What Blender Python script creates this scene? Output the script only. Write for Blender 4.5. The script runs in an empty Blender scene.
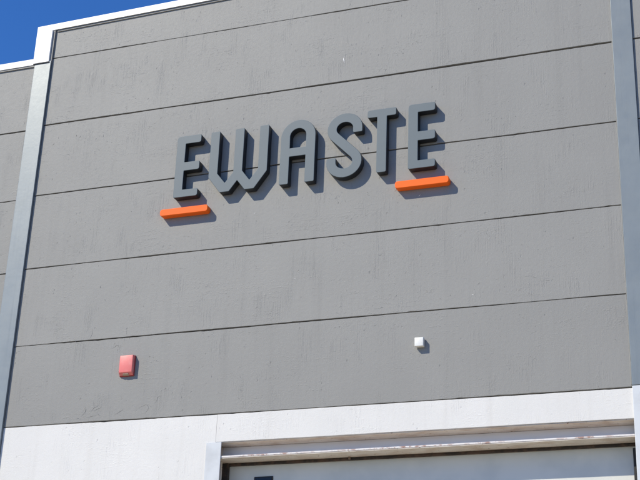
import bpy, bmesh, math, random
from mathutils import Matrix, Vector
random.seed(11)
scene = bpy.context.scene
COL = scene.collection

# ------------------------------------------------------------------ camera
def rotz(a): return Matrix.Rotation(a, 3, 'Z')
def rotx(a): return Matrix.Rotation(a, 3, 'X')
cam_data = bpy.data.cameras.new('camera')
cam = bpy.data.objects.new('camera', cam_data)
COL.objects.link(cam)
cam.matrix_world = Matrix.Translation((8.790, -13.101, 1.600)) @ \
    (rotz(0.35967) @ rotx(math.pi / 2 + 0.40469) @ rotz(0.03985)).to_4x4()
cam_data.sensor_width = 36.0
cam_data.lens = 1340.26 / 640.0 * 36.0
cam_data.clip_end = 3000.0
scene.camera = cam

# ------------------------------------------------------------------ world, sun
SUN_DIR = Vector((0.92, 1.0, -1.20)).normalized()          # the way the light travels
to_sun = -SUN_DIR
elev = math.asin(to_sun.z)
azim = math.atan2(to_sun.x, to_sun.y)
world = bpy.data.worlds.new('World')
scene.world = world
world.use_nodes = True
wn = world.node_tree
wn.nodes.clear()
sky = wn.nodes.new('ShaderNodeTexSky')
sky.sky_type = 'NISHITA'
sky.sun_disc = False
sky.sun_elevation = elev
sky.sun_rotation = azim
sky.altitude = 300.0
sky.air_density = 1.0
sky.dust_density = 0.0
sky.ozone_density = 10.0
bg = wn.nodes.new('ShaderNodeBackground')
bg.inputs['Strength'].default_value = 0.125
wo = wn.nodes.new('ShaderNodeOutputWorld')
hs = wn.nodes.new('ShaderNodeHueSaturation')                # the deep, saturated blue of the clear air
hs.inputs['Saturation'].default_value = 1.12
hs.inputs['Hue'].default_value = 0.507
wn.links.new(sky.outputs[0], hs.inputs['Color'])
wn.links.new(hs.outputs[0], bg.inputs['Color'])
wn.links.new(bg.outputs[0], wo.inputs['Surface'])

sd = bpy.data.lights.new('sun', 'SUN')
sd.energy = 3.45
sd.angle = math.radians(0.53)
sd.color = (1.0, 0.94, 0.80)
sun = bpy.data.objects.new('sun', sd)
COL.objects.link(sun)
sun.rotation_euler = SUN_DIR.to_track_quat('-Z', 'Y').to_euler()
sun.location = (-10, -12, 25)

scene.view_settings.view_transform = 'Standard'
scene.view_settings.look = 'None'
scene.view_settings.gamma = 1.0
scene.view_settings.exposure = 0.45
scene.view_settings.use_curve_mapping = False


# ------------------------------------------------------------------ materials
class NB:
    """small node-building helper"""
    def __init__(self, name):
        self.m = bpy.data.materials.new(name)
        self.m.use_nodes = True
        self.nt = self.m.node_tree
        self.b = self.nt.nodes['Principled BSDF']
        self.tc = self.nt.nodes.new('ShaderNodeTexCoord').outputs['Object']

    def lk(self, a, b): self.nt.links.new(a, b)

    def val(self, sock, v):
        if hasattr(v, 'is_output'): self.lk(v, sock)
        else: sock.default_value = v

    def mp(self, scale=(1, 1, 1), loc=(0, 0, 0)):
        n = self.nt.nodes.new('ShaderNodeMapping')
        n.inputs['Scale'].default_value = scale
        n.inputs['Location'].default_value = loc
        self.lk(self.tc, n.inputs['Vector'])
        return n.outputs[0]

    def noise(self, scale, detail=3, rough=0.55, vec=None, dist=0.0):
        n = self.nt.nodes.new('ShaderNodeTexNoise')
        n.inputs['Scale'].default_value = scale
        n.inputs['Detail'].default_value = detail
        n.inputs['Roughness'].default_value = rough
        n.inputs['Distortion'].default_value = dist
        self.lk(vec if vec else self.tc, n.inputs['Vector'])
        return n.outputs['Fac']

    def voro(self, scale, vec=None, rnd=1.0):
        n = self.nt.nodes.new('ShaderNodeTexVoronoi')
        n.inputs['Scale'].default_value = scale
        n.inputs['Randomness'].default_value = rnd
        self.lk(vec if vec else self.tc, n.inputs['Vector'])
        return n.outputs['Distance'], n.outputs['Color']

    def math(self, op, a, b=0.0, c=0.0):
        n = self.nt.nodes.new('ShaderNodeMath')
        n.operation = op
        for s, v in zip(n.inputs, (a, b, c)): self.val(s, v)
        return n.outputs[0]

    def rng(self, v, a, b, c=0.0, d=1.0):
        n = self.nt.nodes.new('ShaderNodeMapRange')
        n.interpolation_type = 'SMOOTHSTEP'
        for i, x in enumerate((v, a, b, c, d)): self.val(n.inputs[i], x)
        return n.outputs[0]

    def mix(self, f, a, b, mode='MIX'):
        n = self.nt.nodes.new('ShaderNodeMix')
        n.data_type = 'RGBA'
        n.blend_type = mode
        self.val(n.inputs[0], f)
        self.val(n.inputs[6], a if hasattr(a, 'is_output') else (*a, 1))
        self.val(n.inputs[7], b if hasattr(b, 'is_output') else (*b, 1))
        return n.outputs[2]

    def bump(self, h, strength=1.0, dist=1.0):
        n = self.nt.nodes.new('ShaderNodeBump')
        n.inputs['Strength'].default_value = strength
        n.inputs['Distance'].default_value = dist
        self.lk(h, n.inputs['Height'])
        self.lk(n.outputs[0], self.b.inputs['Normal'])

    def set(self, color=None, rough=None, metal=None, spec=None):
        if color is not None:
            self.val(self.b.inputs['Base Color'], color if hasattr(color, 'is_output') else (*color, 1))
        if rough is not None: self.val(self.b.inputs['Roughness'], rough)
        if metal is not None: self.val(self.b.inputs['Metallic'], metal)
        if spec is not None: self.val(self.b.inputs['Specular IOR Level'], spec)
        return self


def painted_concrete(name, base, dirt, relief=1.0, rough=0.55):
    """rolled masonry paint over cast concrete: pits, brush streaks, form lines"""
    n = NB(name)
    M = n.math
    # masks
    big = n.noise(1.3, 2)
    m1 = n.rng(n.noise(3.2, 3, vec=n.mp((1, 1, 1.3), (3, 0, 7))), 0.50, 0.66)
    m2 = n.rng(n.noise(2.3, 3, vec=n.mp((1.8, 1, .9), (9, 0, 1))), 0.48, 0.68)
    m3 = n.rng(n.noise(1.7, 3, vec=n.mp((.9, 1, 1.6), (1, 0, 19))), 0.46, 0.66)
    # pits: sparse round voids, ragged by a distorted lookup
    wob = n.noise(46, 4, 0.65)
    d1, c1 = n.voro(17, vec=n.mp((1.25, 1, .75)))
    sep = n.nt.nodes.new('ShaderNodeSeparateColor'); n.lk(c1, sep.inputs[0])
    keep = M('GREATER_THAN', sep.outputs[0], 0.86)
    rad = M('MULTIPLY_ADD', sep.outputs[1], 0.10, 0.05)
    dd = M('ADD', d1, M('MULTIPLY', M('SUBTRACT', wob, 0.5), 0.42))
    pit = M('MULTIPLY', n.rng(M('SUBTRACT', dd, rad), -0.03, 0.05, 1.0, 0.0), keep)
    pit = M('MULTIPLY', pit, n.rng(n.noise(1.9, 2, vec=n.mp((1, 1, 1), (5, 0, 3))), 0.40, 0.56))
    # ragged chips in clusters
    chip = M('MULTIPLY', n.rng(n.noise(30, 4, 0.62, vec=n.mp((.8, 1, 1.0))), 0.60, 0.66), m1)
    # combed vertical scoring: thin broken ridges gathered in patches
    brk = n.noise(75, 4, 0.7, vec=n.mp((1, 1, .5)))
    def lines(scale, loc, width):
        v = n.noise(1.0, 2, 0.5, vec=n.mp(scale, loc))
        return n.rng(M('ABSOLUTE', M('SUBTRACT', v, 0.5)), 0.0, width, 1.0, 0.0)
    vst = M('MULTIPLY', lines((34, 1, .7), (0, 0, 0), 0.055), n.rng(brk, 0.40, 0.60))
    vst = M('MULTIPLY', vst, m2)
    # rows of short horizontal drag marks
    hst = M('MULTIPLY', lines((1.2, 1, 20), (4, 0, 8), 0.06), n.rng(n.noise(70, 3, .6, vec=n.mp((.45, 1, 1))), 0.50, 0.62))
    hst = M('MULTIPLY', hst, m3)
    fine = n.noise(120, 3, 0.6)
    mid = n.noise(24, 4, 0.55)
    h = M('MULTIPLY', pit, -0.0040 * relief)
    h = M('MULTIPLY_ADD', chip, -0.0020 * relief, h)
    h = M('MULTIPLY_ADD', vst, 0.0020 * relief, h)
    h = M('MULTIPLY_ADD', hst, 0.0019 * relief, h)
    h = M('MULTIPLY_ADD', fine, 0.0019 * relief, h)
    h = M('MULTIPLY_ADD', mid, 0.0020 * relief, h)
    n.bump(h)
    # colour: cloudy paint film and faint weather streaks running down
    f = n.rng(big, 0.30, 0.70)
    streak = n.rng(n.noise(1.0, 3, 0.6, vec=n.mp((7, 1, .35))), 0.50, 0.75)
    c = n.mix(M('MULTIPLY', f, 0.55), base, tuple(x * 1.10 for x in base))
    c = n.mix(M('MULTIPLY', streak, 0.16), c, dirt)
    c = n.mix(M('MULTIPLY', n.rng(n.noise(85, 3, .7), .35, .65), 0.22), c, tuple(x * 0.8 for x in base))
    c = n.mix(M('MULTIPLY', pit, 0.18), c, dirt)
    # each cast panel took the paint a little differently
    oi = n.nt.nodes.new('ShaderNodeObjectInfo')
    tone = n.nt.nodes.new('ShaderNodeVectorMath'); tone.operation = 'SCALE'
    n.lk(c, tone.inputs[0]); n.lk(M('MULTIPLY_ADD', oi.outputs['Random'], 0.09, 0.955), tone.inputs['Scale'])
    c = tone.outputs[0]
    n.set(c, M('MULTIPLY_ADD', mid, 0.10, rough - 0.05), 0.0, 0.5)
    return n.m


MAT = {}
MAT['grey_wall'] = painted_concrete('grey_masonry_paint', (.252, .244, .224), (.150, .144, .134), 0.66, 0.60)
MAT['white_wall'] = painted_concrete('white_masonry_paint', (.70, .675, .63), (.46, .42, .36), 0.55)

n = NB('joint_sealant')
n.set(n.mix(n.noise(8, 4), (.025, .024, .023), (.07, .066, .062)), .9)
MAT['joint'] = n.m

n = NB('white_flashing')
n.set(n.mix(n.rng(n.noise(5, 4), .5, .8), (.86, .85, .83), (.76, .74, .70)), .38, 0, .6)
n.bump(n.noise(3, 2), 1, .003)
MAT['flashing'] = n.m
n = NB('jamb_steel_paint')
n.set(n.mix(n.rng(n.noise(4, 4), .4, .75), (.62, .635, .64), (.52, .53, .53)), .55, 0, .4)
n.bump(n.noise(12, 3), 1, .0008)
MAT['jamb'] = n.m

n = NB('blue_grey_steel_paint')
st = n.rng(n.noise(1, 4, .6, vec=n.mp((24, 24, .8))), .5, .78)
c = n.mix(n.rng(n.noise(2.2, 3), .35, .7), (.186, .210, .216), (.206, .230, .234))
c = n.mix(n.math('MULTIPLY', st, .35), c, (.125, .145, .155))
n.set(c, n.math('MULTIPLY_ADD', n.noise(9, 3), .12, .36), 0.15, .7)
n.bump(n.noise(18, 3), 1, .0006)
MAT['pilaster'] = n.m

n = NB('letter_face_paint')
n.set(n.mix(n.noise(4, 3), (.108, .136, .148), (.122, .149, .161)), .52, 0, .4)
n.bump(n.noise(60, 2), 1, .0002)
MAT['letter'] = n.m
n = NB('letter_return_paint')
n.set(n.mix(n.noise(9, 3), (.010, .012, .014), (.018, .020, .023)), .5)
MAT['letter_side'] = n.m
n = NB('orange_paint')
n.set(n.mix(n.noise(6, 3), (.94, .135, .006), (.97, .155, .009)), .55, 0, .25)
MAT['orange'] = n.m

n = NB('faded_red_plastic')
n.set(n.mix(n.rng(n.noise(14, 4), .45, .75), (.76, .175, .150), (.78, .24, .21)), .40, 0, .6)
MAT['red'] = n.m
n = NB('dark_red_plastic')
n.set(n.mix(n.noise(14, 4), (.33, .03, .03), (.40, .05, .045)), .5)
MAT['red_base'] = n.m
n = NB('yellowed_lens')
n.set(n.mix(n.noise(30, 3), (.45, .33, .22), (.36, .22, .14)), .25)
MAT['lens'] = n.m
n = NB('white_plastic')
n.set(n.mix(n.noise(20, 3), (.82, .81, .76), (.74, .72, .66)), .45)
MAT['plastic'] = n.m

n = NB('mottled_cream_paint')  # cream mottled with tan, sparse dark brown specks
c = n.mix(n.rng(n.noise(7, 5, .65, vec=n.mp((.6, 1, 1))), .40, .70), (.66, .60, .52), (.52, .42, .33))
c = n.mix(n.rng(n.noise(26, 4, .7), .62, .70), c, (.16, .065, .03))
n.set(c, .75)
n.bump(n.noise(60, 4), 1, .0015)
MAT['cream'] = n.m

n = NB('rusting_white_steel')
rf = n.rng(n.noise(15, 5, .7, vec=n.mp((.7, 1, 1))), .47, .58)
rb = n.rng(n.noise(.8, 3, vec=n.mp((1, 1, 1), (2, 0, 0))), .36, .60)
c = n.mix(n.math('MULTIPLY', rf, rb), (.74, .70, .66), n.mix(n.noise(50, 3), (.34, .12, .05), (.20, .065, .03)))
n.set(c, .7)
n.bump(n.noise(80, 4), 1, .002)
MAT['rusty'] = n.m

n = NB('rust_brown_seal')
n.set(n.mix(n.rng(n.noise(11, 4), .4, .65), (.030, .024, .020), (.085, .052, .036)), .85)
MAT['seal'] = n.m

n = NB('pale_fascia_paint')
n.set(n.mix(n.noise(3, 3), (.72, .71, .73), (.66, .65, .67)), .6)
MAT['fascia'] = n.m

n = NB('door_enamel')
n.set(n.mix(n.rng(n.noise(2.5, 4), .4, .7), (.68, .67, .61), (.61, .61, .56)), .55, 0, .4)
n.bump(n.noise(5, 2), 1, .0012)
MAT['door'] = n.m
n = NB('dark_tinted_glass')
n.set((.012, .016, .030), .35, 0, .3)
MAT['dark_glass'] = n.m
n = NB('black_rubber'); n.set(n.mix(n.noise(20, 3), (.02, .02, .02), (.04, .038, .036)), .8); MAT['rubber'] = n.m
n = NB('bare_chipped_plaster'); n.set(n.mix(n.noise(80, 3), (.88, .87, .84), (.72, .70, .66)), .8); MAT['chip'] = n.m
n = NB('zinc_bolt'); n.set(n.mix(n.noise(40, 3), (.32, .25, .20), (.18, .10, .06)), .6, .3); MAT['bolt'] = n.m
n = NB('concrete_pavement')
c = n.mix(n.rng(n.noise(.7, 5), .35, .7), (.50, .43, .32), (.44, .38, .28))
c = n.mix(n.math('MULTIPLY', n.rng(n.noise(4, 5, .65), .55, .75), .4), c, (.24, .22, .20))
n.set(c, .9); n.bump(n.noise(90, 4), 1, .002); MAT['pave'] = n.m
n = NB('dry_asphalt')
c = n.mix(n.noise(1.5, 5), (.055, .054, .052), (.085, .082, .078))
c = n.mix(n.rng(n.noise(140, 2), .55, .75), c, (.16, .15, .14))
n.set(c, .95); n.bump(n.noise(120, 3), 1, .004); MAT['asphalt'] = n.m
n = NB('roof_sheet'); n.set(n.mix(n.noise(2, 3), (.45, .46, .46), (.38, .39, .39)), .5, .3); MAT['roof'] = n.m


# ------------------------------------------------------------------ mesh helpers
def link(name, me, mats, parent=None):
    o = bpy.data.objects.new(name, me)
    for m in (mats if isinstance(mats, (list, tuple)) else [mats]):
        me.materials.append(MAT[m])
    COL.objects.link(o)
    if parent: o.parent = parent
    return o


def empty(name, loc, label, cat, group=None):
    o = bpy.data.objects.new(name, None)
    o.empty_display_size = .2
    COL.objects.link(o)
    o.location = loc
    o['label'] = label
    o['category'] = cat
    if group: o['group'] = group
    return o


def box(name, x0, x1, y0, y1, z0, z1, mat, parent=None, bev=0.0, slope=0.0, seg=2):
    """box with optional bevel; slope lifts z with x"""
    bm = bmesh.new()
    bmesh.ops.create_cube(bm, size=1)
    for v in bm.verts:
        v.co = Vector((x0 + (v.co.x + .5) * (x1 - x0), y0 + (v.co.y + .5) * (y1 - y0),
                       z0 + (v.co.z + .5) * (z1 - z0)))
        v.co.z += slope * v.co.x
    if bev:
        bmesh.ops.bevel(bm, geom=list(bm.edges), offset=bev, segments=seg, profile=.5, affect='EDGES')
    me = bpy.data.meshes.new(name)
    bm.to_mesh(me); bm.free()
    o = link(name, me, mat, parent)
    if parent is not None and parent.type == 'EMPTY':
        o.matrix_parent_inverse = Matrix.Translation(-parent.location)
    return o


def smooth(o, ang=35):
    for p in o.data.polygons: p.use_smooth = True
    try: o.data.set_sharp_from_angle(angle=math.radians(ang))
    except Exception: pass


# ------------------------------------------------------------------ ground
def sheet(name, x0, x1, y0, y1, z, mat):
    me = bpy.data.meshes.new(name)
    me.from_pydata([(x0, y0, z), (x1, y0, z), (x1, y1, z), (x0, y1, z)], [], [(0, 1, 2, 3)])
    o = link(name, me, mat)
    o['kind'] = 'structure'
    return o


g = sheet('ground', -900, 900, -900, 900, -.12, 'asphalt')
g['label'] = 'dark asphalt yard around the warehouse'
fc = box('forecourt', -14, 22, -22, .05, -.119, 0.0, 'pave', None, .01)
fc['kind'] = 'structure'
fc['label'] = 'pale concrete forecourt in front of the roller door'

# ------------------------------------------------------------------ warehouse
WH = empty('warehouse', (3.6, 0, 0), 'grey painted concrete panel warehouse with white coping and door surround', 'building')
BW = 7.249                       # bay width
PIL = .245                       # pilaster width
RP = 7.470                       # right edge of the right pilaster
JT = {10.625: .011, 9.625: .018, 8.625: .013, 7.625: .011, 6.625: .011, 5.625: .010}
SL = .019                        # the parapet rises slightly to the right


def panel(x0, x1, z0, z1, y, mat, th=.055, top_slope=0.0, rough=1.0, bev=.003):
    """one cast panel: chamfered, with arrises that wander and are nicked"""
    ns = max(8, int((x1 - x0) / .045))
    def edge():
        ph = [random.uniform(0, 6.28) for _ in range(3)]
        out = []
        nick = 0
        for i in range(ns + 1):
            x = x0 + (x1 - x0) * i / ns
            v = .0026 * math.sin(x * .9 + ph[0]) + .0014 * math.sin(x * 4.1 + ph[1]) + random.uniform(-.0012, .0012)
            if random.random() < .03: nick = random.uniform(.002, .006)
            v += nick; nick *= .35
            out.append(v * rough)
        return out
    eb, et = edge(), edge()
    verts, faces = [], []
    for i in range(ns + 1):
        x = x0 + (x1 - x0) * i / ns
        zt = z1 + top_slope * x - et[i]
        zb = z0 + eb[i]
        ring = [(x, y + th, z0), (x, y + bev, zb), (x, y, zb + bev),
                (x, y, zt - bev), (x, y + bev, zt), (x, y + th, z1 + top_slope * x)]
        verts += ring
    for i in range(ns):
        a, b = i * 6, i * 6 + 6
        for k in range(5):
            faces.append((a + k, b + k, b + k + 1, a + k + 1))
        faces.append((a + 5, b + 5, b, a))
    faces.append((5, 4, 3, 2, 1, 0)[::-1])
    e = ns * 6
    faces.append((e, e + 1, e + 2, e + 3, e + 4, e + 5)[::-1])
    me = bpy.data.meshes.new('wall_panel')
    me.from_pydata(verts, [], faces)
    bm = bmesh.new(); bm.from_mesh(me)
    bmesh.ops.recalc_face_normals(bm, faces=bm.faces); bm.to_mesh(me); bm.free()
    o = link('wall_panel', me, mat, WH)
    o.matrix_parent_inverse = Matrix.Translation(-WH.location)
    return o


def column_of_panels(x0, x1, y, ztop, top_slope, split_low=True, low_x1=None, rows=None):
    """the grey rows, then the white rows to the ground"""
    out = {}
    zs = sorted(JT, reverse=True)
    prev, pg = ztop, 0.0
    for z in zs:
        if z >= ztop - .2: 
            continue
        gap = JT[z]
        out[z] = panel(x0, x1, z + gap / 2, prev - pg / 2, y, 'grey_wall',
                       top_slope=top_slope if prev == ztop else 0.0)
        prev, pg = z, gap
    for z in (4.625, 3.625, 2.625, 1.625, .625, -.05):
        panel(x0, low_x1 if low_x1 is not None else x1, z + .006, prev - pg / 2, y, 'white_wall')
        prev, pg = z, .012
    return out


main = column_of_panels(.004, BW - .003, 0.0, 11.10, SL, low_x1=2.7352)
left = column_of_panels(-8.0, -PIL - .002, .06, 10.64, 0.0)
right = column_of_panels(RP + .002, 15.0, 0.0, 11.10, SL)

# body of the building behind the panels (dark joint filler at the front)
box('joint_backing', -8.0, -.10, .118, .6, -.05, 10.55, 'joint', WH)
box('joint_backing', -.10, BW + .20, .058, .6, 5.634, 11.02, 'joint', WH)
box('joint_backing', -.10, 2.729, .058, .6, -.05, 5.632, 'joint', WH)
box('joint_backing', BW + .202, 15.0, .058, .6, -.05, 11.02, 'joint', WH)
box('side_wall', -8.02, -.12, .602, 24, -.05, 10.56, 'grey_wall', WH)
box('side_wall', -.118, 15.02, .604, 24, -.05, 11.05, 'grey_wall', WH)
box('roof', -8.0, -.12, .25, 23.9, 10.562, 10.60, 'roof', WH)
box('roof', -.10, 15.0, .25, 23.9, 11.052, 11.09, 'roof', WH)

# pilasters
pl = box('pilaster', -PIL, 0.0, -.032, .10, -.05, 10.578, 'pilaster', WH, .004)
pr = box('pilaster', BW, RP, -.026, .05, 5.640, 11.08, 'pilaster', WH, .004, 0)
box('pilaster', BW + .001, RP + .02, -.030, .05, -.05, 5.634, 'jamb', WH, .006)['label'] = 'white painted lower part of the right pilaster'
# sealant bead along the right pilaster and hairline lap at the left one
def bead(x, z0, z1, y, w, mat, name='sealant_bead', amp=.004):
    ns = int((z1 - z0) / .04)
    verts, faces = [], []
    for i in range(ns + 1):
        z = z0 + (z1 - z0) * i / ns
        ww = w * random.uniform(.8, 1.15)
        dx = random.uniform(-amp, amp) * .5
        verts += [(x + .004, y, z), (x - ww * .5 + dx, y - .005, z), (x - ww + dx, y + .0005, z)]
    for i in range(ns):
        a, b = 3 * i, 3 * i + 3
        faces += [(a, b, b + 1, a + 1), (a + 1, b + 1, b + 2, a + 2)]
    me = bpy.data.meshes.new(name)
    me.from_pydata(verts, [], faces)
    bm = bmesh.new(); bm.from_mesh(me); bmesh.ops.recalc_face_normals(bm, faces=bm.faces)
    bm.to_mesh(me); bm.free()
    o = link(name, me, mat, WH)
    o.matrix_parent_inverse = Matrix.Translation(-WH.location)
    return o
bead(BW, 5.65, 11.05, -.001, .012, 'grey_wall', amp=.002)

# copings: sloping top, folded face, drip lip
def coping(x0, x1, yf, zb, h, slope, depth=.32):
    prof = [(yf, zb), (yf, zb + h - .004), (yf + .004, zb + h), (yf + depth, zb + h + .03),
            (yf + depth, zb + h - .02), (yf + .03, zb + h - .05), (yf + .010, zb + .012), (yf + .010, zb)]
    verts = []
    for x in (x0, x1):
        verts += [(x, y, z + slope * x) for y, z in prof]
    k = len(prof)
    faces = [(i, (i + 1) % k, k + (i + 1) % k, k + i) for i in range(k)]
    faces += [tuple(range(k)), tuple(range(2 * k - 1, k - 1, -1))]
    me = bpy.data.meshes.new('coping')
    me.from_pydata(verts, [], faces)
    bm = bmesh.new(); bm.from_mesh(me); bmesh.ops.recalc_face_normals(bm, faces=bm.faces)
    bm.to_mesh(me); bm.free()
    o = link('coping', me, 'flashing', WH)
    o.matrix_parent_inverse = Matrix.Translation(-WH.location)
    return o
c1 = coping(-.272, 15.04, -.030, 11.052, .094, SL)
box('drip_strip', .030, 15.0, -.014, -.002, 11.024, 11.058, 'grey_wall', c1, 0, SL).matrix_parent_inverse = Matrix.Identity(4)
c2 = coping(-8.05, -.268, .034, 10.600, .092, 0.0)
box('drip_strip', -8.0, -PIL - .004, .044, .058, 10.576, 10.604, 'grey_wall', c2, 0).matrix_parent_inverse = Matrix.Identity(4)
# white end trim that closes the step between the two parapets
et = box('end_trim', -.264, -.028, -.046, .30, 10.562, 11.048, 'flashing', WH, .004)
box('trim_return', -.026, .004, -.024, -.001, 10.55, 11.046, 'grey_wall', et, .002).matrix_parent_inverse = Matrix.Identity(4)
box('trim_lip', -.262, -.022, -.042, .10, 10.552, 10.560, 'rubber', et).matrix_parent_inverse = Matrix.Identity(4)

# ------------------------------------------------------------------ door surround and door
LX0, LX1 = 2.738, BW - .002
DY = .270                        # door plane
lin = panel(LX0, LX1, 5.306, 5.619, 0.0, 'white_wall', th=.21, rough=.5, bev=.004)
lin.name = 'lintel'
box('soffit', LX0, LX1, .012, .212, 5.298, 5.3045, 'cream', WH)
box('head_fascia', LX0, LX1, .214, .24, 5.152, 5.296, 'fascia', WH)
box('head_filler', LX0, LX1, .242, .60, 5.17, 5.60, 'joint', WH)
pt = box('head_plate', LX0 + .002, LX1 - .001, -.001, DY - .01, 5.132, 5.150, 'rusty', WH, .003)
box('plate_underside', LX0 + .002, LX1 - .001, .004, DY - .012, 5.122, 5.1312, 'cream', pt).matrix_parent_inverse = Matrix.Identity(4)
box('head_seal', LX0 + .002, LX1 - .001, DY - .045, DY - .006, 5.092, 5.1205, 'seal', WH, .004)
for bx in (4.22,):
    bm = bmesh.new()
    bmesh.ops.create_cone(bm, segments=6, radius1=.013, radius2=.013, depth=.028, cap_ends=True)
    me = bpy.data.meshes.new('bolt'); bm.to_mesh(me); bm.free()
    b = link('bolt', me, 'bolt', WH)
    b.matrix_parent_inverse = Matrix.Translation(-WH.location)
    b.location = (bx, DY - .06, 5.108)
# left jamb: steel face plate, guide angle, rubber
box('jamb', 2.632, 2.812, -.014, -.003, -.05, 5.302, 'jamb', WH, .003)
box('reveal_lining', 2.7305, 2.7375, .057, .44, -.05, 5.297, 'cream', WH)
gd = box('door_guide', 2.739, 2.775, .11, .135, -.05, 5.119, 'cream', WH, .002)
box('guide_seal', 2.739, 2.812, .21, .255, -.05, 5.119, 'seal', WH, .003)
box('guide_seal', BW - .055, BW - .004, .21, .255, -.05, 5.063, 'rubber', WH, .003)

DR = box('roller_door', 2.745, BW - .006, DY + .03, DY + .05, -.04, 5.16, 'door', WH)
DR.name = 'door'
ph = 1.02
z = 5.115
k = 0
while z > .05:
    z0 = max(0.0, z - ph)
    p = box('door_panel', 2.747, BW - .008, DY, DY + .029, z0 + .004, z - .004, 'door', DR, .006)
    p.matrix_parent_inverse = Matrix.Identity(4)
    z = z0; k += 1
vf = box('vision_panel', 3.108, 3.330, DY - .012, DY - .001, 4.70, 4.966, 'rubber', DR, .006)
vf.matrix_parent_inverse = Matrix.Identity(4)
gl = box('pane', 3.122, 3.316, DY - .016, DY - .0125, 4.714, 4.952, 'dark_glass', vf, .001)
gl.matrix_parent_inverse = Matrix.Identity(4)

# DR is a mesh child of WH; its own children inherit world positions
# ------------------------------------------------------------------ paint flakes and chips on the panels
def flakes(parent, paths, name='paint_flakes', y=0.0, w=.006, h=.004):
    verts, faces = [], []
    for path in paths:
        base = len(verts)
        m = len(path)
        for i, (x, zz) in enumerate(path):
            a = path[max(i - 1, 0)]; b = path[min(i + 1, m - 1)]
            t = Vector((b[0] - a[0], b[1] - a[1])); t = t.normalized() if t.length > 0 else Vector((1, 0))
            nx, nz = -t.y, t.x
            taper = min(1, .25 + 1.5 * min(i, m - 1 - i) / max(1, m - 1))
            ww = w * taper * random.uniform(.7, 1.3)
            hh = h * taper * random.uniform(.6, 1.3)
            verts += [(x + nx * ww, y + .0006, zz + nz * ww), (x + nx * ww * .2, y - hh, zz + nz * ww * .2),
                      (x - nx * ww * .35, y + .0006, zz - nz * ww * .35)]
        for i in range(m - 1):
            p, q = base + 3 * i, base + 3 * i + 3
            faces += [(p, q, q + 1, p + 1), (p + 1, q + 1, q + 2, p + 2)]
    me = bpy.data.meshes.new(name)
    me.from_pydata(verts, [], faces)
    o = link(name, me, 'grey_wall', parent)
    o.matrix_parent_inverse = Matrix.Identity(4)
    o['kind'] = 'stuff'
    return o


def walk(x, z, ang, length, step=.014, wob=.7):
    out = [(x, z)]
    for i in range(int(length / step)):
        ang += random.uniform(-wob, wob)
        x += math.cos(ang) * step; z += math.sin(ang) * step
        out.append((x, z))
    return out


def specks(x0, x1, z0, z1, nclus, per):
    """short ragged lifted edges gathered in loose clusters"""
    out = []
    for c in range(nclus):
        cx, cz = random.uniform(x0 + .1, x1 - .1), random.uniform(z0 + .1, z1 - .1)
        rx, rz = random.uniform(.10, .5), random.uniform(.06, .3)
        vert = random.random()
        for i in range(random.randint(per // 3, per)):
            x = cx + random.gauss(0, rx); zz = cz + random.gauss(0, rz)
            if not (x0 + .03 < x < x1 - .06 and z0 + .03 < zz < z1 - .06): continue
            a = random.gauss(1.57, .3) if vert < .65 else (random.gauss(0, .3) if vert < .82 else random.uniform(0, 3.14))
            out.append(walk(x, zz, a, random.choice((.015, .02, .025, .03, .045)), .007, .35))
    return out


rows = [(5.625, 6.625), (6.625, 7.625), (7.625, 8.625), (8.625, 9.625), (9.625, 10.625), (10.625, 11.08)]
for z0, z1 in rows:
    p = main[z0]
    paths = specks(0.05, BW - .05, z0, z1, 6 if z1 - z0 > .6 else 3, 12)
    if z0 == 5.625:     # flaking patch low on the left of the bottom row
        for (x, zz, a, L) in ((1.02, 5.70, .5, .16), (1.08, 5.73, 1.3, .10), (1.12, 5.76, .1, .14), (1.18, 5.80, 2.4, .10),
                              (1.22, 5.74, -.4, .10), (1.05, 5.69, .0, .22), (1.28, 5.79, 3.0, .12), (.95, 5.68, .2, .1),
                              (1.75, 5.745, .25, .24), (1.95, 5.80, .5, .12), (1.45, 5.70, 0, .14), (.35, 5.74, .8, .10),
                              (1.33, 6.50, .3, .14), (1.37, 6.53, 0, .1)):
            paths.append(walk(x, zz, a, L, .013, .55))
    if z0 == 6.625:     # the crack that runs up from the joint above the alarm box
        paths += [walk(1.02, 6.645, 1.0, .14, .013, .3), walk(.80, 6.655, .1, .14, .012, .4), walk(1.5, 6.65, .7, .08)]
    flakes(p, paths, h=.0026, w=.0042)

# bright bare chip high on the wall
ch = []
for i in range(9):
    t = i / 8
    ch.append((4.079 + .0035 * math.sin(t * 7) + (.010 if i in (0, 8) else 0), 9.885 + .085 * t))
co = flakes(main[9.625], [ch], 'paint_chip', w=.010, h=.003)
co.data.materials.clear(); co.data.materials.append(MAT['chip']); del co['kind']
for (x, zz) in ((5.62, 6.76), (3.02, 8.02), (5.02, 8.00), (3.56, 7.15)):
    row = max(r for r in main if r <= zz)
    cc = flakes(main[row], [walk(x, zz, .4, .03, .010)], 'paint_chip', w=.006, h=.003)
    cc.data.materials.clear(); cc.data.materials.append(MAT['chip']); del cc['kind']

# ------------------------------------------------------------------ sign
SG = empty('sign', (3.6, 0, 8.2), 'dark grey raised letters reading EWASTE with an orange bar under each end', 'sign')


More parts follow.
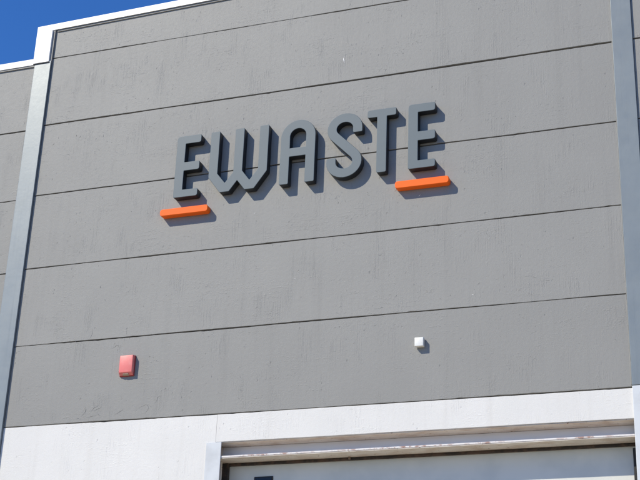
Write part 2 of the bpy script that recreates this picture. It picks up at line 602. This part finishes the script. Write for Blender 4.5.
def round_poly(pts, seg=5):
    """pts: (x, z, radius) -> closed outline with rounded corners"""
    out = []
    n = len(pts)
    for i in range(n):
        p = Vector(pts[i][:2]); r = pts[i][2]
        a = Vector(pts[i - 1][:2]); b = Vector(pts[(i + 1) % n][:2])
        u = (a - p).normalized(); v = (b - p).normalized()
        ang = u.angle(v)
        if r < 1e-5 or ang > 3.1:
            out.append((p.x, p.y)); continue
        d = min(r / math.tan(ang / 2), .49 * (a - p).length, .49 * (b - p).length)
        s, e = p + u * d, p + v * d
        for k in range(seg + 1):
            t = k / seg
            q = s * (1 - t) ** 2 + p * 2 * t * (1 - t) + e * t * t
            out.append((q.x, q.y))
    return out


def solid(name, loops, depth, mats, parent, back=-.002, bev=.005):
    cu = bpy.data.curves.new('outline', 'CURVE')
    cu.dimensions = '2D'
    cu.fill_mode = 'BOTH'
    cu.extrude = depth / 2 - bev
    cu.bevel_depth = bev
    cu.bevel_resolution = 2
    cu.offset = -bev
    for lp in loops:
        s = cu.splines.new('POLY')
        s.points.add(len(lp) - 1)
        for pnt, (x, zz) in zip(s.points, lp): pnt.co = (x, zz, 0, 1)
        s.use_cyclic_u = True
    tmp = bpy.data.objects.new('outline', cu)
    COL.objects.link(tmp)
    dg = bpy.context.evaluated_depsgraph_get()
    dg.update()
    me = bpy.data.meshes.new_from_object(tmp.evaluated_get(dg))
    bpy.data.objects.remove(tmp); bpy.data.curves.remove(cu)
    me.name = name
    me.materials.clear()
    for v in me.vertices:
        x, y, zz = v.co
        v.co = (x, back - depth / 2 - zz, y)
    bm = bmesh.new(); bm.from_mesh(me)
    bmesh.ops.remove_doubles(bm, verts=bm.verts, dist=1e-5)
    bmesh.ops.recalc_face_normals(bm, faces=bm.faces)
    bm.to_mesh(me); bm.free()
    o = link(name, me, mats, parent)
    o.matrix_parent_inverse = Matrix.Translation(-parent.location)
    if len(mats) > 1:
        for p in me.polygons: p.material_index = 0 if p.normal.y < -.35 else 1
    return o


DEP = .098
ZB, ZT = 8.304, 9.125
R1, R2 = .030, .006


def letter_E(x):
    w, s = .318, .116
    return [round_poly([(x, ZT, .040), (x + w, ZT, .024), (x + w, 9.018, .030), (x + s, 9.018, R2), (x + s, 8.768, R2),
            (x + w, 8.768, .022), (x + w, 8.654, .030), (x + s, 8.654, R2), (x + s, 8.402, R2), (x + w, 8.402, .022),
            (x + w, ZB, .030), (x, ZB, .026)])]


def letter_W():
    a, b, c = 2.448, 2.768, 3.084
    s = .116
    return [round_poly([(a, ZT, .016), (a + s, ZT, .016), (a + s, 8.556, .01), (2.668, 8.424, .004), (b, 8.552, .01), (b, ZT, .016),
            (b + s, ZT, .016), (b + s, 8.556, .01), (2.984, 8.424, .004), (c, 8.556, .01), (c, ZT, .016), (c + s, ZT, .016),
            (c + s, 8.518, .03), (3.045, ZB, .02), (2.927, ZB, .02), (2.826, 8.436, .004), (2.727, ZB, .02), (2.607, ZB, .02),
            (a, 8.518, .03)])]


def letter_A():
    x0, x1 = 3.360, 3.794
    i0, i1 = 3.475, 3.676
    top = 9.131
    def arch(l, r, zz, rz, k=22):
        cx, rx = (l + r) / 2, (r - l) / 2
        return [(cx - rx * math.cos(math.pi * t / k), zz + rz * math.sin(math.pi * t / k)) for t in range(k + 1)]
    legs = round_poly([(x1, ZB, .020), (i1, ZB, .020), (i1, 8.657, R2), (i0, 8.657, R2), (i0, ZB, .020), (x0, ZB, .020), (x0, 8.80, 0), (x1, 8.80, 0)])
    # legs runs clockwise from lower right; replace its two top points with the arch
    legs = [p for p in legs if p[1] < 8.79]
    outer = legs + arch(x0, x1, top - .2175, .2175)
    hole = [(i0, 8.768), ] + arch(i0, i1, 8.920, .100) + [(i1, 8.768)]
    return [outer, hole]


def letter_S():
    cx, cz = 4.155, 8.7175
    rx, r, h = .1575, .143, .2145
    a = math.acos(r / h)
    line = [(cx + rx, 8.868)]
    k = 20
    # upper bowl, from its right end over the top to the tangent point on the left
    t0, t1 = 0.0, math.pi * 1.5 - a
    for i in range(k + 1):
        t = t0 + (t1 - t0) * i / k
        line.append((cx + rx * math.cos(t), cz + h + r * math.sin(t)))
    # lower bowl, from the tangent point on the right round the bottom to the left end
    t0, t1 = math.pi / 2 - a, -math.pi
    for i in range(k + 1):
        t = t0 + (t1 - t0) * i / k
        line.append((cx + rx * math.cos(t), cz - h + r * math.sin(t)))
    line.append((cx - rx, 8.563))
    w = .0575
    L, Rr = [], []
    for i, p in enumerate(line):
        q0 = Vector(line[max(0, i - 1)]); q1 = Vector(line[min(len(line) - 1, i + 1)])
        t = (q1 - q0).normalized(); nn = Vector((-t.y, t.x))
        L.append(Vector(p) + nn * w); Rr.append(Vector(p) - nn * w)
    out = [(v.x, v.y, 0) for v in L] + [(v.x, v.y, 0) for v in reversed(Rr)]
    m = len(L)
    for i in (0, m - 1, m, 2 * m - 1): out[i] = (out[i][0], out[i][1], .018)
    return [round_poly(out)]


def letter_T():
    x0, x1, a, b = 4.428, 4.776, 4.546, 4.664
    return [round_poly([(x0, ZT, .026), (x1, ZT, .020), (x1, 9.026, .026), (b, 9.026, R2), (b, 8.310, .020), (a, 8.310, .026),
            (a, 9.026, R2), (x0, 9.026, .022)])]


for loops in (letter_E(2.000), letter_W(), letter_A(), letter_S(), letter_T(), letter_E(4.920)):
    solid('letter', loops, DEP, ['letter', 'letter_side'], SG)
for x0, x1 in ((1.843, 2.466), (4.770, 5.393)):
    solid('accent_bar', [round_poly([(x0, 8.086, .034), (x1, 8.086, .034), (x1, 8.172, .034), (x0, 8.172, .030)])], .092, ['orange'], SG, bev=.006)['label'] = 'bright orange bar below an end letter'


# ------------------------------------------------------------------ red alarm box
def frustum(name, cx, cz, w0, h0, w1, h1, y0, y1, dz, mat, parent, bev):
    """back rectangle w0 x h0 at y0, front rectangle w1 x h1 at y1, lifted by dz"""
    bm = bmesh.new()
    vs = []
    for (w, h, y, d) in ((w0, h0, y0, 0), (w1, h1, y1, dz)):
        for sx, sz in ((-1, -1), (1, -1), (1, 1), (-1, 1)):
            vs.append(bm.verts.new((cx + sx * w / 2, y, cz + d + sz * h / 2)))
    bm.faces.new(vs[0:4]); bm.faces.new(vs[4:8])
    for i in range(4):
        j = (i + 1) % 4
        bm.faces.new((vs[i], vs[j], vs[4 + j], vs[4 + i]))
    bmesh.ops.recalc_face_normals(bm, faces=bm.faces)
    bmesh.ops.bevel(bm, geom=list(bm.edges), offset=bev, segments=3, profile=.5, affect='EDGES')
    me = bpy.data.meshes.new(name); bm.to_mesh(me); bm.free()
    o = link(name, me, mat, parent)
    o.matrix_parent_inverse = Matrix.Translation(-parent.location)
    smooth(o)
    return o


AB = empty('alarm_box', (1.565, 0, 6.26), 'red plastic alarm box on the wall, left above the white band', 'alarm')
frustum('base', 1.566, 6.262, .186, .250, .180, .244, -.0015, -.020, .0, 'red_base', AB, .004)
frustum('cover', 1.566, 6.264, .180, .242, .168, .204, -.0205, -.062, .012, 'red', AB, .007)
frustum('lens', 1.566, 6.1465, .085, .012, .070, .010, -.026, -.050, .014, 'lens', AB, .002)

SB = empty('sensor_box', (5.06, 0, 6.27), 'small white square box on the grey wall, right above the white band', 'sensor')
frustum('back_plate', 5.056, 6.262, .088, .090, .088, .090, -.0015, -.010, 0, 'plastic', SB, .002)
frustum('cover', 5.056, 6.262, .100, .102, .096, .098, -.0105, -.062, 0, 'plastic', SB, .005)
frustum('cable_gland', 5.022, 6.2065, .014, .016, .012, .014, -.020, -.034, 0, 'plastic', SB, .002)
